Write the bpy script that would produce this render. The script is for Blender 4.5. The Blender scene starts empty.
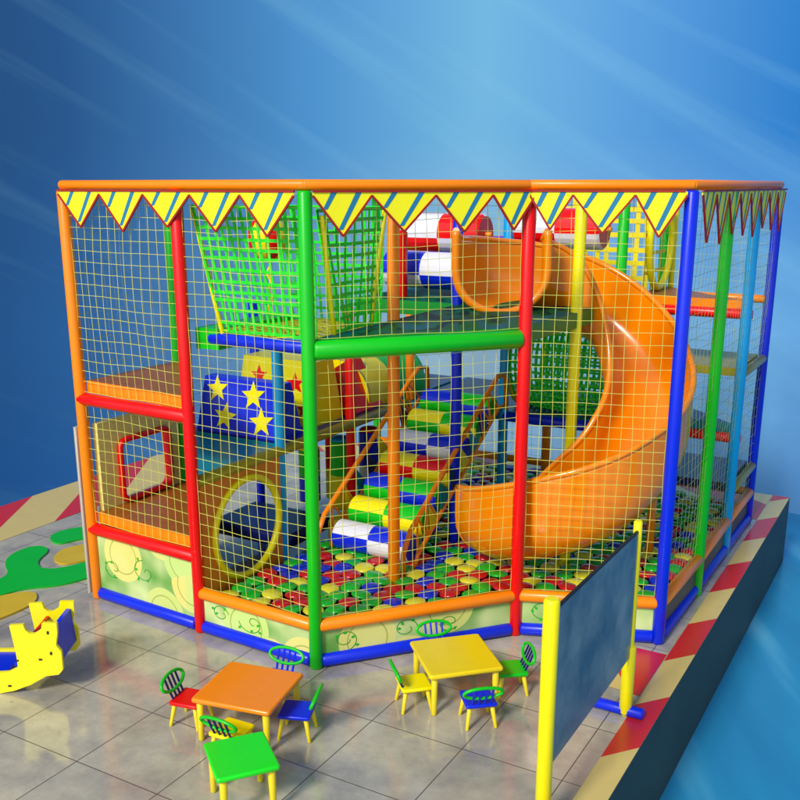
import bpy, math, random
from mathutils import Vector, Matrix
random.seed(7)
R=math.radians; PI=math.pi
sc=bpy.context.scene; COL=sc.collection
def P(u,v,z=0.0): return Vector((.866*u+.5*v, -.5*u+.866*v, z))   # plan grid of the play area -> world
ROT=-R(30)
# ---------------------------------------------------------------- materials
def lin(c): 
    return tuple(((x/255)/12.92 if x/255<=.04045 else ((x/255+.055)/1.055)**2.4) for x in c)+(1,)
def newmat(name):
    m=bpy.data.materials.new(name); m.use_nodes=True
    return m,m.node_tree.nodes,m.node_tree.links,m.node_tree.nodes['Principled BSDF']
def plain(name,c,rough=.35,var=.12,bump=.0,scale=9,coat=0,metal=0,spec=.5):
    m,n,l,b=newmat(name)
    b.inputs['Roughness'].default_value=rough; b.inputs['Metallic'].default_value=metal
    b.inputs['Specular IOR Level'].default_value=spec
    b.inputs['Coat Weight'].default_value=coat; b.inputs['Coat Roughness'].default_value=.12
    tc=n.new('ShaderNodeTexCoord'); nz=n.new('ShaderNodeTexNoise'); nz.inputs['Scale'].default_value=scale; nz.inputs['Detail'].default_value=4
    l.new(tc.outputs['Object'],nz.inputs['Vector'])
    mx=n.new('ShaderNodeMix'); mx.data_type='RGBA'
    c0=lin(c); mx.inputs[6].default_value=tuple(x*(1-var) for x in c0[:3])+(1,); mx.inputs[7].default_value=tuple(min(1,x*(1+var)) for x in c0[:3])+(1,)
    l.new(nz.outputs['Fac'],mx.inputs[0]); l.new(mx.outputs[2],b.inputs['Base Color'])
    if bump:
        n2=n.new('ShaderNodeTexNoise'); n2.inputs['Scale'].default_value=scale*6; l.new(tc.outputs['Object'],n2.inputs['Vector'])
        bp=n.new('ShaderNodeBump'); bp.inputs['Strength'].default_value=bump; bp.inputs['Distance'].default_value=.01
        l.new(n2.outputs['Fac'],bp.inputs['Height']); l.new(bp.outputs['Normal'],b.inputs['Normal'])
    return m
M={}
for k,c in dict(orange=(250,134,0),red=(232,4,6),green=(10,186,22),blue=(2,38,208),cyan=(4,156,216),yellow=(242,226,0),
                white=(222,222,228),navy=(14,26,92),teal=(6,134,146),olive=(150,138,28),dgreen=(18,140,44),brown=(120,66,14)).items():
    M[k]=plain('vinyl_'+k,c,.33,.06,.05,14,coat=.08,spec=.35)
M['slide']=plain('slide_plastic',(240,134,0),.2,.04,.0,3,coat=.3)
M['wood_or']=plain('deck_orange_brown',(158,88,20),.4,.25,.1,6)
M['wallor']=plain('panel_orange',(228,128,20),.4,.18,.1,5)
M['beige']=plain('panel_beige',(238,220,124),.5,.2,.3,30)
M['cream']=plain('board_edge',(205,205,190),.5,.1)
M['net']=plain('net_cord',(196,196,84),.6,.1)
M['netback']=plain('net_cord_back',(170,186,110),.6,.1)
M['webgreen']=plain('web_green',(30,216,34),.5,.2,.2)
M['webyellow']=plain('web_yellow',(236,214,16),.5,.2,.2)
M['tableor']=plain('table_orange',(248,136,0),.28,.08,.04,5,coat=.3)
M['tableye']=plain('table_yellow',(236,206,10),.28,.08,.04,5,coat=.3)
M['tablegr']=plain('table_green',(20,222,20),.28,.08,.04,5,coat=.3)
M['leg']=plain('leg_yellow',(232,208,24),.3,.06,coat=.3)
M['toy']=plain('rocker_yellow',(248,232,6),.3,.05,coat=.3)
M['dark']=plain('dark_slot',(24,20,20),.6)
M['bannery']=plain('banner_yellow',(250,240,12),.5,.04)
M['bannert']=plain('banner_teal',(24,120,158),.5,.05)
M['bannerr']=plain('banner_trim',(158,18,14),.5,.05)
M['pitdark']=plain('pit_liner',(22,20,26),.7)
M['matgreen']=plain('mat_green',(14,176,34),.32,.1,.05,3)
M['matyellow']=plain('mat_yellow',(206,172,22),.32,.12,.05,3)
M['sidepan']=plain('panel_grey',(70,74,56),.5,.3,.1,4)
for k,c in dict(r=(186,22,24),g=(24,166,34),y=(214,206,40),b=(18,40,176)).items(): M['ball'+k]=plain('ball_'+k,c,.22,.22,.0,8,coat=.5)

def math_n(n,l,op,a,b=None,clamp=False):
    x=n.new('ShaderNodeMath'); x.operation=op; x.use_clamp=clamp
    for i,v in enumerate((a,b)):
        if v is None: continue
        if isinstance(v,(int,float)): x.inputs[i].default_value=v
        else: l.new(v,x.inputs[i])
    return x.outputs[0]
def mixc(n,l,f,a,b):
    x=n.new('ShaderNodeMix'); x.data_type='RGBA'
    if isinstance(f,(int,float)): x.inputs[0].default_value=f
    else: l.new(f,x.inputs[0])
    for i,v in ((6,a),(7,b)):
        if isinstance(v,tuple): x.inputs[i].default_value=v
        else: l.new(v,x.inputs[i])
    return x.outputs[2]
def tile_mat():
    m,n,l,b=newmat('floor_tiles'); tc=n.new('ShaderNodeTexCoord'); sp=n.new('ShaderNodeSeparateXYZ'); l.new(tc.outputs['Object'],sp.inputs[0])
    a=math_n(n,l,'MULTIPLY',math_n(n,l,'ADD',sp.outputs[0],3.01),1/.855); c=math_n(n,l,'MULTIPLY',math_n(n,l,'ADD',sp.outputs[1],-5.375),1/.84)
    def near(x): return math_n(n,l,'LESS_THAN',math_n(n,l,'ABSOLUTE',math_n(n,l,'SUBTRACT',x,math_n(n,l,'ROUND',x))),.0055)
    g=math_n(n,l,'MAXIMUM',near(a),near(c))
    cb=n.new('ShaderNodeCombineXYZ'); l.new(math_n(n,l,'FLOOR',a),cb.inputs[0]); l.new(math_n(n,l,'FLOOR',c),cb.inputs[1])
    wn=n.new('ShaderNodeTexWhiteNoise'); l.new(cb.outputs[0],wn.inputs['Vector'])
    nz=n.new('ShaderNodeTexNoise'); nz.inputs['Scale'].default_value=1.6; nz.inputs['Detail'].default_value=9; nz.inputs['Roughness'].default_value=.65; l.new(tc.outputs['Object'],nz.inputs['Vector'])
    n2=n.new('ShaderNodeTexNoise'); n2.inputs['Scale'].default_value=45; n2.inputs['Detail'].default_value=3; l.new(tc.outputs['Object'],n2.inputs['Vector'])
    rp=n.new('ShaderNodeValToRGB'); rp.color_ramp.elements[0].position=.33; rp.color_ramp.elements[1].position=.68
    rp.color_ramp.elements[0].color=lin((140,134,124)); rp.color_ramp.elements[1].color=lin((206,196,166)); l.new(nz.outputs['Fac'],rp.inputs[0])
    col=mixc(n,l,math_n(n,l,'MULTIPLY',wn.outputs[0],.22),rp.outputs[0],lin((128,124,122)))
    col=mixc(n,l,math_n(n,l,'MULTIPLY',n2.outputs['Fac'],.3),col,lin((150,144,134)))
    col=mixc(n,l,g,col,lin((84,76,68))); l.new(col,b.inputs['Base Color'])
    l.new(math_n(n,l,'ADD',math_n(n,l,'MULTIPLY',nz.outputs['Fac'],.16),math_n(n,l,'MULTIPLY',g,.4)),b.inputs['Roughness'])
    b.inputs['Coat Weight'].default_value=.35; b.inputs['Coat Roughness'].default_value=.12
    bp=n.new('ShaderNodeBump'); bp.inputs['Strength'].default_value=.12; bp.inputs['Distance'].default_value=.02
    l.new(math_n(n,l,'SUBTRACT',nz.outputs['Fac'],math_n(n,l,'MULTIPLY',g,.3)),bp.inputs['Height']); l.new(bp.outputs[0],b.inputs['Normal'])
    return m
def stripe_mat(name,ku,kv,period,off):
    m,n,l,b=newmat(name); tc=n.new('ShaderNodeTexCoord'); sp=n.new('ShaderNodeSeparateXYZ'); l.new(tc.outputs['Object'],sp.inputs[0])
    t=math_n(n,l,'ADD',math_n(n,l,'MULTIPLY',sp.outputs[0],ku),math_n(n,l,'MULTIPLY',sp.outputs[1],kv))
    f=math_n(n,l,'FRACT',math_n(n,l,'MULTIPLY',math_n(n,l,'ADD',t,off+100*period),1/period))
    s=math_n(n,l,'LESS_THAN',f,.5)
    nz=n.new('ShaderNodeTexNoise'); nz.inputs['Scale'].default_value=5; l.new(tc.outputs['Object'],nz.inputs['Vector'])
    col=mixc(n,l,s,lin((214,190,112)),lin((205,26,30))); col=mixc(n,l,math_n(n,l,'MULTIPLY',nz.outputs['Fac'],.16),col,lin((120,100,90)))
    l.new(col,b.inputs['Base Color']); b.inputs['Roughness'].default_value=.25; return m
def deck_mat():
    m,n,l,b=newmat('deck_marbled'); tc=n.new('ShaderNodeTexCoord'); mp=n.new('ShaderNodeMapping'); mp.inputs['Scale'].default_value=(2.2,.7,1); mp.inputs['Rotation'].default_value=(0,0,.5)
    l.new(tc.outputs['Object'],mp.inputs[0]); nz=n.new('ShaderNodeTexNoise'); nz.inputs['Scale'].default_value=1.8; nz.inputs['Detail'].default_value=3; nz.inputs['Distortion'].default_value=1.5; l.new(mp.outputs[0],nz.inputs['Vector'])
    rp=n.new('ShaderNodeValToRGB'); e=rp.color_ramp.elements; e[0].position=.38; e[0].color=lin((2,42,48)); e[1].position=.66; e[1].color=lin((6,92,112))
    x=rp.color_ramp.elements.new(.5); x.color=lin((4,98,36)); l.new(nz.outputs['Fac'],rp.inputs[0]); l.new(rp.outputs[0],b.inputs['Base Color']); b.inputs['Roughness'].default_value=.5; b.inputs['Specular IOR Level'].default_value=.06
    return m
def print_mat():
    m,n,l,b=newmat('printed_panel'); uv=n.new('ShaderNodeUVMap')
    nz=n.new('ShaderNodeTexNoise'); nz.inputs['Scale'].default_value=1.7; nz.inputs['Detail'].default_value=2; l.new(uv.outputs[0],nz.inputs['Vector'])
    base=n.new('ShaderNodeValToRGB'); e=base.color_ramp.elements; e[0].position=.35;e[0].color=lin((96,158,62)); e[1].position=.62; e[1].color=lin((206,220,150)); l.new(nz.outputs['Fac'],base.inputs[0])
    vo=n.new('ShaderNodeTexVoronoi'); vo.inputs['Scale'].default_value=1.25; vo.voronoi_dimensions='2D'; l.new(uv.outputs[0],vo.inputs['Vector'])
    d=vo.outputs['Distance']
    wn=n.new('ShaderNodeTexWhiteNoise'); l.new(vo.outputs['Position'],wn.inputs['Vector'])
    cc=mixc(n,l,wn.outputs[0],lin((226,206,84)),lin((178,212,92)))
    cc=mixc(n,l,math_n(n,l,'MULTIPLY',nz.outputs['Fac'],.5),cc,lin((232,236,190)))
    col=mixc(n,l,math_n(n,l,'LESS_THAN',d,.36),base.outputs[0],cc)
    rg=math_n(n,l,'LESS_THAN',math_n(n,l,'ABSOLUTE',math_n(n,l,'SUBTRACT',d,.25)),.008)
    col=mixc(n,l,math_n(n,l,'MULTIPLY',rg,.7),col,lin((130,150,50)))
    l.new(col,b.inputs['Base Color']); b.inputs['Roughness'].default_value=.35; return m
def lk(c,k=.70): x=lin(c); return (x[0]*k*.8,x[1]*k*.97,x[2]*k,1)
def backdrop_mat():  # blue sky gradient with a lighter centre, painted into the base colour
    m,n,l,b=newmat('backdrop_sky_gradient'); tc=n.new('ShaderNodeTexCoord'); sp=n.new('ShaderNodeSeparateXYZ'); l.new(tc.outputs['Object'],sp.inputs[0])
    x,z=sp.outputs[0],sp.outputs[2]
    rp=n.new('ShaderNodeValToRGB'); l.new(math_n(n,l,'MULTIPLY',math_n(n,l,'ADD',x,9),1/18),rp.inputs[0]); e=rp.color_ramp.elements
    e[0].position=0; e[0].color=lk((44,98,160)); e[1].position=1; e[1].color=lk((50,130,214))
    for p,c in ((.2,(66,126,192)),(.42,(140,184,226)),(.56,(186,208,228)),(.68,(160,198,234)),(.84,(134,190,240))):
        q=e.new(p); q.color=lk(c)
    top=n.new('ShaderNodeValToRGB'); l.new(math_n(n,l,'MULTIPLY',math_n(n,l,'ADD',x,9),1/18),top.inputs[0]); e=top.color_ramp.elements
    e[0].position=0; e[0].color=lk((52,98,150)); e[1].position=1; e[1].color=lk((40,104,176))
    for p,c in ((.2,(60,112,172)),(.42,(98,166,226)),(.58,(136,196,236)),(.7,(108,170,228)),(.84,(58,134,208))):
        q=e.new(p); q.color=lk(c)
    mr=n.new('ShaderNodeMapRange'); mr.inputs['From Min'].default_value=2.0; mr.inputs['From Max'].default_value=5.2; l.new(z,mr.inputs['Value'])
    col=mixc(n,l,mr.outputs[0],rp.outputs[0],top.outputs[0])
    # long light rays painted into the backdrop colour
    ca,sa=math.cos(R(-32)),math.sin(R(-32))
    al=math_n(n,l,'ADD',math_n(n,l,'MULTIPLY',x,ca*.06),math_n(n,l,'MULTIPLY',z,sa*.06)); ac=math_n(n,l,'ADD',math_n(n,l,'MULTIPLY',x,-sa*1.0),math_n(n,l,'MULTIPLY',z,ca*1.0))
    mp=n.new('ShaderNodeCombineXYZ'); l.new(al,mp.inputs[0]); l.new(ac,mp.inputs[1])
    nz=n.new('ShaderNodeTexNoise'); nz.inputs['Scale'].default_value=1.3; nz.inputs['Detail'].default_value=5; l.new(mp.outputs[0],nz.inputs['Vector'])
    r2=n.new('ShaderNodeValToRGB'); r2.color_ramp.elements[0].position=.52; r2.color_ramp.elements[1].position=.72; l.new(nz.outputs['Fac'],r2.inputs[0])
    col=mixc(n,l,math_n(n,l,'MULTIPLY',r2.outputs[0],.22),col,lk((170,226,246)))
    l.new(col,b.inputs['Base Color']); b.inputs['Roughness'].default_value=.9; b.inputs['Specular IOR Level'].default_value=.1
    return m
def water_mat():
    m,n,l,b=newmat('lower_floor_blue'); tc=n.new('ShaderNodeTexCoord'); nz=n.new('ShaderNodeTexNoise'); nz.inputs['Scale'].default_value=.35; nz.inputs['Detail'].default_value=3
    mp=n.new('ShaderNodeMapping'); mp.inputs['Scale'].default_value=(2.5,.35,1); l.new(tc.outputs['Object'],mp.inputs[0]); l.new(mp.outputs[0],nz.inputs['Vector'])
    rp=n.new('ShaderNodeValToRGB'); e=rp.color_ramp.elements; e[0].position=.42; e[0].color=lin((36,122,166)); e[1].position=.72; e[1].color=lin((110,190,216)); x=e.new(.56); x.color=lin((42,138,180)); l.new(nz.outputs['Fac'],rp.inputs[0])
    l.new(rp.outputs[0],b.inputs['Base Color']); b.inputs['Roughness'].default_value=.22; return m
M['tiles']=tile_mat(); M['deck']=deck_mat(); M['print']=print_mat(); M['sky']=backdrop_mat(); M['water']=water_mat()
M['stripR']=stripe_mat('border_stripes_right',-1.25,1,1.86,.14); M['stripL']=stripe_mat('border_stripes_left',1.55,1,2.4,.3); M['stripB']=stripe_mat('border_stripes_back',1,1.2,2.0,.3)
mm,n,l,b=newmat('mirror_sheet'); b.inputs['Metallic'].default_value=.3
tc=n.new('ShaderNodeTexCoord'); nz=n.new('ShaderNodeTexNoise'); nz.inputs['Scale'].default_value=2.5; nz.inputs['Detail'].default_value=6; l.new(tc.outputs['Object'],nz.inputs['Vector'])
l.new(math_n(n,l,'ADD',math_n(n,l,'MULTIPLY',nz.outputs['Fac'],.28),.12),b.inputs['Roughness']); rq=n.new('ShaderNodeValToRGB'); rq.color_ramp.elements[0].position=.35; rq.color_ramp.elements[0].color=lin((92,98,108)); rq.color_ramp.elements[1].position=.7; rq.color_ramp.elements[1].color=lin((166,164,156)); l.new(nz.outputs['Fac'],rq.inputs[0]); l.new(rq.outputs[0],b.inputs['Base Color']); M['mirror']=mm
mm,n,l,b=newmat('slab_side'); tc=n.new('ShaderNodeTexCoord'); nz=n.new('ShaderNodeTexNoise'); nz.inputs['Scale'].default_value=1.1; l.new(tc.outputs['Object'],nz.inputs['Vector'])
l.new(mixc(n,l,nz.outputs['Fac'],lin((48,58,54)),lin((66,80,74))),b.inputs['Base Color']); b.inputs['Roughness'].default_value=.55; b.inputs['Specular IOR Level'].default_value=.2; M['slab']=mm

# ---------------------------------------------------------------- mesh builder
class MB:
    def __init__(s): s.v=[];s.f=[];s.m=[];s.sm=[];s.uv={}
    def add(s,vs,fs,mi=0,smooth=False,uvs=None):
        o=len(s.v); s.v+= [Vector(x) for x in vs]
        for k,f in enumerate(fs):
            if uvs: s.uv[len(s.f)]=[uvs[i] for i in f]
            s.f.append(tuple(i+o for i in f)); s.m.append(mi); s.sm.append(smooth)
        return s
    def sweep(s,path,r,n=10,mi=0,closed=False,caps=True,r2=None,side=None):
        path=[Vector(p) for p in path]; N=len(path); vs=[];fs=[]
        t0=(path[1]-path[0]).normalized(); a=side or (Vector((0,0,1)) if abs(t0.z)<.9 else Vector((1,0,0)))
        nrm=(a-t0*a.dot(t0)).normalized()
        for i,p in enumerate(path):
            if closed: t=(path[(i+1)%N]-path[i-1]).normalized()
            else: t=(path[min(i+1,N-1)]-path[max(i-1,0)]).normalized()
            nrm=(nrm-t*nrm.dot(t)).normalized(); bn=t.cross(nrm)
            rr=r if r2 is None else r+(r2-r)*i/(N-1)
            for k in range(n):
                q=2*PI*k/n+PI/n; vs.append(p+(nrm*math.cos(q)+bn*math.sin(q))*rr)
        for i in range(N if closed else N-1):
            for k in range(n):
                fs.append((i*n+k,i*n+(k+1)%n,((i+1)%N)*n+(k+1)%n,((i+1)%N)*n+k))
        s.add(vs,fs,mi,n>6)
        if caps and not closed:
            o=len(s.v)-N*n
            s.f.append(tuple(o+k for k in range(n))[::-1]); s.f.append(tuple(o+(N-1)*n+k for k in range(n))); s.m+=[mi,mi]; s.sm+=[False,False]
        return s
    def bar(s,p,q,r,n=12,mi=0,r2=None):
        p=Vector(p);q=Vector(q); d=(q-p).normalized(); e=min(r*.35,.02); 
        if n<7: return s.sweep([p,q],r,n,mi)
        R2=r if r2 is None else r2
        pts=[p,p+d*e,q-d*e,q]; rr=[r*.78,r,R2,R2*.78]
        a=Vector((0,0,1)) if abs(d.z)<.9 else Vector((1,0,0)); nr=(a-d*a.dot(d)).normalized(); bn=d.cross(nr); vs=[];fs=[]
        for x,y in zip(pts,rr):
            for k in range(n):
                w=2*PI*k/n; vs.append(x+(nr*math.cos(w)+bn*math.sin(w))*y)
        for i in range(3):
            for k in range(n): fs.append((i*n+k,i*n+(k+1)%n,(i+1)*n+(k+1)%n,(i+1)*n+k))
        s.add(vs,fs,mi,True); o=len(s.v)-4*n
        s.f.append(tuple(o+k for k in range(n))[::-1]); s.f.append(tuple(o+3*n+k for k in range(n))); s.m+=[mi,mi]; s.sm+=[False,False]
        return s
    def prism(s,poly,ext,mi=0,mside=None):
        poly=[Vector(p) for p in poly]; ext=Vector(ext); n=len(poly); vs=poly+[p+ext for p in poly]
        s.add(vs,[tuple(range(n))[::-1],tuple(range(n,2*n))],mi); 
        s.add(vs,[(i,(i+1)%n,n+(i+1)%n,n+i) for i in range(n)],mi if mside is None else mside); return s
    def box(s,c,sz,rz=0,mi=0,bev=.0):
        c=Vector(c); x,y,z=sz[0]/2,sz[1]/2,sz[2]/2; rm=Matrix.Rotation(rz,3,'Z')
        if not bev:
            vs=[c+rm@Vector((a*x,b_*y,d*z)) for a in(-1,1) for b_ in(-1,1) for d in(-1,1)]
            return s.add(vs,[(0,1,3,2),(4,6,7,5),(0,4,5,1),(2,3,7,6),(0,2,6,4),(1,5,7,3)],mi)
        def ring(ix,zz):
            o=[];rad=bev*1.6
            for cx,cy,a0 in((1,1,0),(-1,1,90),(-1,-1,180),(1,-1,270)):
                for k in range(4):
                    a=R(a0+30*k); o.append(c+rm@Vector((cx*(x-rad-ix)+math.cos(a)*rad,cy*(y-rad-ix)+math.sin(a)*rad,zz)))
            return o
        rings=[ring(bev,-z),ring(bev*.3,-z+bev*.3),ring(0,-z+bev),ring(0,z-bev),ring(bev*.3,z-bev*.3),ring(bev,z)]
        vs=sum(rings,[]);n=16;fs=[]
        for i in range(5):
            for k in range(n): fs.append((i*n+k,i*n+(k+1)%n,(i+1)*n+(k+1)%n,(i+1)*n+k))
        s.add(vs,fs,mi,True); o=len(s.v)-96; s.f.append(tuple(o+k for k in range(n))[::-1]); s.f.append(tuple(o+80+k for k in range(n))); s.m+=[mi,mi]; s.sm+=[False,False]
        return s
    def holed(s,o,ax,ay,w,h,hole,thick,mi=0,medge=None,top=None):
        """plate with a hole: o corner, ax/ay unit dirs, hole = list of (x,y) points around the hole"""
        o=Vector(o);ax=Vector(ax);ay=Vector(ay);nr=ax.cross(ay)*thick; cx=sum(p[0] for p in hole)/len(hole); cy=sum(p[1] for p in hole)/len(hole)
        outer=[]
        for x,y in hole:
            dx,dy=x-cx,y-cy; t=min([( (w-cx)/dx if dx>1e-6 else (-cx/dx if dx<-1e-6 else 1e9)),((h-cy)/dy if dy>1e-6 else (-cy/dy if dy<-1e-6 else 1e9))])
            outer.append((cx+dx*t,cy+dy*t))
        # snap nearest to corners
        for X,Y in((0,0),(w,0),(w,h),(0,h)):
            i=min(range(len(outer)),key=lambda i:(outer[i][0]-X)**2+(outer[i][1]-Y)**2); outer[i]=(X,Y)
        n=len(hole); tp=(lambda x,y: y if not top else y*top(x))
        vs=[o+ax*x+ay*tp(x,y) for x,y in hole]+[o+ax*x+ay*tp(x,y) for x,y in outer]; vs=vs+[p+nr for p in vs]
        fs=[];fe=[]
        for i in range(n):
            j=(i+1)%n; fs.append((i,j,n+j,n+i)); fs.append((2*n+i,3*n+i,3*n+j,2*n+j)); fe.append((i,2*n+i,2*n+j,j)); fs.append((n+i,n+j,3*n+j,3*n+i))
        s.add(vs,fs,mi); s.add(vs,fe,mi if medge is None else medge); return s
    def ball(s,c,r,sz=1.0,nu=12,nv=8,mi=0):
        c=Vector(c);vs=[c+Vector((0,0,-r*sz))];fs=[]
        for j in range(1,nv):
            a=-PI/2+PI*j/nv
            for i in range(nu): w=2*PI*i/nu; vs.append(c+Vector((math.cos(w)*math.cos(a)*r,math.sin(w)*math.cos(a)*r,math.sin(a)*r*sz)))
        vs.append(c+Vector((0,0,r*sz)))
        for i in range(nu): fs.append((0,1+(i+1)%nu,1+i)); fs.append((len(vs)-1,len(vs)-1-nu+i,len(vs)-1-nu+(i+1)%nu))
        for j in range(nv-2):
            for i in range(nu): a=1+j*nu; fs.append((a+i,a+(i+1)%nu,a+nu+(i+1)%nu,a+nu+i))
        return s.add(vs,fs,mi,True)
    def roller(s,p,q,r,segs,mats,sect=4,phase=0,ncap=24,chamfer=.025):
        """cylinder p->q, colour checks: mats[seg][sector] material index"""
        p=Vector(p);q=Vector(q);d=(q-p);L=d.length;d=d/L; a=Vector((0,0,1)) if abs(d.z)<.9 else Vector((1,0,0)); nr=(a-d*a.dot(d)).normalized(); bn=d.cross(nr)
        ts=[0,chamfer]; 
        for i in range(1,segs): ts.append(L*i/segs)
        ts+=[L-chamfer,L]; rs=[r-chamfer]+[r]*(len(ts)-2)+[r-chamfer]
        vs=[]
        for t,rr in zip(ts,rs):
            for k in range(ncap): w=2*PI*k/ncap+phase; vs.append(p+d*t+(nr*math.cos(w)+bn*math.sin(w))*rr)
        for i in range(len(ts)-1):
            sg=min(segs-1,int(((ts[i]+ts[i+1])/2)/L*segs))
            for k in range(ncap):
                s.add([vs[i*ncap+k],vs[i*ncap+(k+1)%ncap],vs[(i+1)*ncap+(k+1)%ncap],vs[(i+1)*ncap+k]],[(0,1,2,3)],mats[sg][int(k/ncap*sect)%sect],True)
        s.add(vs[:ncap],[tuple(range(ncap))[::-1]],mats[0][0]); s.add(vs[-ncap:],[tuple(range(ncap))],mats[-1][0]); return s
    def build(s,name,mats,parent=None,origin=None,local=False,weld=False):
        if not isinstance(mats,(list,tuple)): mats=[mats]
        if origin is None:
            if local: origin=Vector((0,0,0))
            else:
                xs=[p.x for p in s.v];ys=[p.y for p in s.v];zs=[p.z for p in s.v]; origin=Vector(((min(xs)+max(xs))/2,(min(ys)+max(ys))/2,min(zs)))
        me=bpy.data.meshes.new(name); me.from_pydata([p-origin for p in s.v],[],s.f)
        for m in mats: me.materials.append(m)
        me.polygons.foreach_set('material_index',s.m); me.polygons.foreach_set('use_smooth',s.sm)
        if s.uv:
            ul=me.uv_layers.new(name='UVMap')
            for fi,us in s.uv.items():
                for li,u_ in zip(me.polygons[fi].loop_indices,us): ul.data[li].uv=u_
        me.update()
        if weld:
            import bmesh
            bm=bmesh.new(); bm.from_mesh(me); bmesh.ops.remove_doubles(bm,verts=bm.verts,dist=1e-5); bm.to_mesh(me); bm.free()
        o=bpy.data.objects.new(name,me); COL.objects.link(o)
        if parent is not None:
            o.parent=parent; par=Vector((0,0,0)); p=parent
            while p is not None: par+=p.location; p=p.parent
            o.location=origin-par
        else: o.location=origin
        return o
def tag(o,label=None,cat=None,group=None,kind=None):
    for k,v in (('label',label),('category',cat),('group',group),('kind',kind)):
        if v: o[k]=v
    return o
def empty(name,loc,label,cat,group=None,rz=0):
    o=bpy.data.objects.new(name,None); o.empty_display_size=.1; COL.objects.link(o); o.location=loc; o.rotation_euler.z=rz; return tag(o,label,cat,group)
def copy_tree(o,parent=None):
    c=o.copy(); COL.objects.link(c)
    if parent is not None: c.parent=parent
    for ch in list(o.children): copy_tree(ch,c)
    return c
def rotmesh(mb,name,mat,kind=None):
    """mesh given in grid coordinates (u,v,z), object turned by -30 degrees so that object coordinates are grid coordinates"""
    o=mb.build(name,mat,local=True); o.rotation_euler.z=ROT
    if kind: o['kind']=kind
    return o

# ---------------------------------------------------------------- setting
slab=[(-11.4,1.5),(-1.77,1.5),(-1.77,14.44),(-8.3,14.44),(-11.4,11.6)]
rotmesh(MB().prism([(u,v,-1.0) for u,v in slab],(0,0,1.0),0,1),'floor',[M['tiles'],M['slab']],'structure')
rotmesh(MB().add([(-2.0,1.5,.004),(-1.771,1.5,.004),(-1.771,14.439,.004),(-2.0,14.439,.004)],[(0,1,2,3)]),'floor_border',M['stripR'],'structure')
rotmesh(MB().add([(-11.399,1.5,.004),(-10.23,1.5,.004),(-10.23,12.6,.004),(-11.399,11.55,.004)],[(0,1,2,3)]),'floor_border',M['stripL'],'structure')
rotmesh(MB().add([(-10.2,12.65,.004),(-9.0,13.2,.004),(-2.01,13.2,.004),(-2.01,14.43,.004),(-8.3,14.43,.004)],[(0,1,2,3,4)]),'floor_border',M['stripB'],'structure')
rotmesh(MB().add([(-2.42,7.8,.004),(-2.01,7.75,.004),(-2.01,8.66,.004),(-2.42,8.66,.004)],[(0,1,2,3)]),'floor_border',M['stripL'],'structure')
w=MB(); w.add([(-30,-12,-1),(30,-12,-1),(30,22,-1),(-30,22,-1)],[(0,1,2,3)]); w.build('lower_ground',M['water'],local=True)['kind']='structure'
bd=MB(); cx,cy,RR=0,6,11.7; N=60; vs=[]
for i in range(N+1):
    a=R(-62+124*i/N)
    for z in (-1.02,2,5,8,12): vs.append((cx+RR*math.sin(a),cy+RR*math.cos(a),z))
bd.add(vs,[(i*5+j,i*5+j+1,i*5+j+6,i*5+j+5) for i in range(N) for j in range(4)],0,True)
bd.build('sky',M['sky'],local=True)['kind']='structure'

# ---------------------------------------------------------------- play structure frame
frame=empty('play_structure',P(-4.8,9.8,0),'large netted two storey soft play frame of coloured padded posts with zigzag banners','play structure')
HT=4.355; PR=.062
posts=dict(A=(-7.82,6.88,'orange'),B=(-6.27,6.80,'red'),C=(-4.81,6.75,'green'),D=(-3.47,8.34,'red'),E=(-2.16,8.87,'blue'),
 G=(-2.12,10.26,'green'),H=(-2.12,11.68,'cyan'),F=(-2.11,13.05,'blue'),
 A1=(-7.75,8.27,'green'),B1=(-6.27,8.22,'cyan'),C1=(-4.82,8.22,'orange'),D1=(-3.45,9.66,'yellow'),D2=(-3.45,11.1,'green'),
 A2=(-7.72,9.66,'blue'),B2=(-6.3,9.7,'red'),C2=(-4.84,9.66,'blue'),A4=(-7.87,12.9,'green'),B3=(-6.25,11.1,'orange'),C3=(-4.88,11.1,'cyan'))
inner={'B1':3.0,'B2':3.0,'B3':3.0,'A2':3.0}
PT={}
for k,(u,v,c) in posts.items():
    PT[k]=(u,v); top=inner.get(k,HT); bot=0 if k in 'ABCDEFGH' else .02
    MB().bar(P(u,v,bot),P(u,v,top),PR,16).build('post',M[c],frame)
for u,v,c,z1 in ((-4.96,12.85,'orange',1.62),(-3.45,12.9,'green',HT),(-6.3,12.9,'cyan',1.6)):
    MB().bar(P(u,v,0.02),P(u,v,z1),PR,16).build('post',M[c],frame)
def rail(a,b,z,c,r=.055,za=None,name='rail',ext=0):
    p=P(*(PT[a] if isinstance(a,str) else a),z if za is None else za); q=P(*(PT[b] if isinstance(b,str) else b),z); d=(q-p).normalized()
    return MB().bar(p-d*ext,q+d*ext,r,14).build(name,M[c],frame)
TOP=4.4
for a,b,c in (('A','C','orange'),('C','D','orange'),('D','E','orange'),('E','F','orange'),('F','A4','orange'),('A4','A','orange')): rail(a,b,TOP,c,.046,name='top_rail',ext=.02)
for a,b in (('A','B'),('B','C'),('C','D'),('D','E'),('E','F')): rail(a,b,.07,'blue',.065,name='base_rail',ext=-.05)
for a,b in (('B','C'),('C','D'),('D','E'),('E','G'),('G','H'),('H','F')): rail(a,b,.43,'orange',.062,name='pit_rail',ext=-.03)
rail('F','A4',.43,'orange',name='pit_rail')
rail('A','B',.81,'red',.065,ext=.02); rail('A','B',2.25,'red',.065,ext=.02)
rail('C','D',3.02,'green',.085,ext=-.04); rail('B1','C1',2.99,'blue',.07)
rail('B','B3',1.58,'olive',.06)
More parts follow.
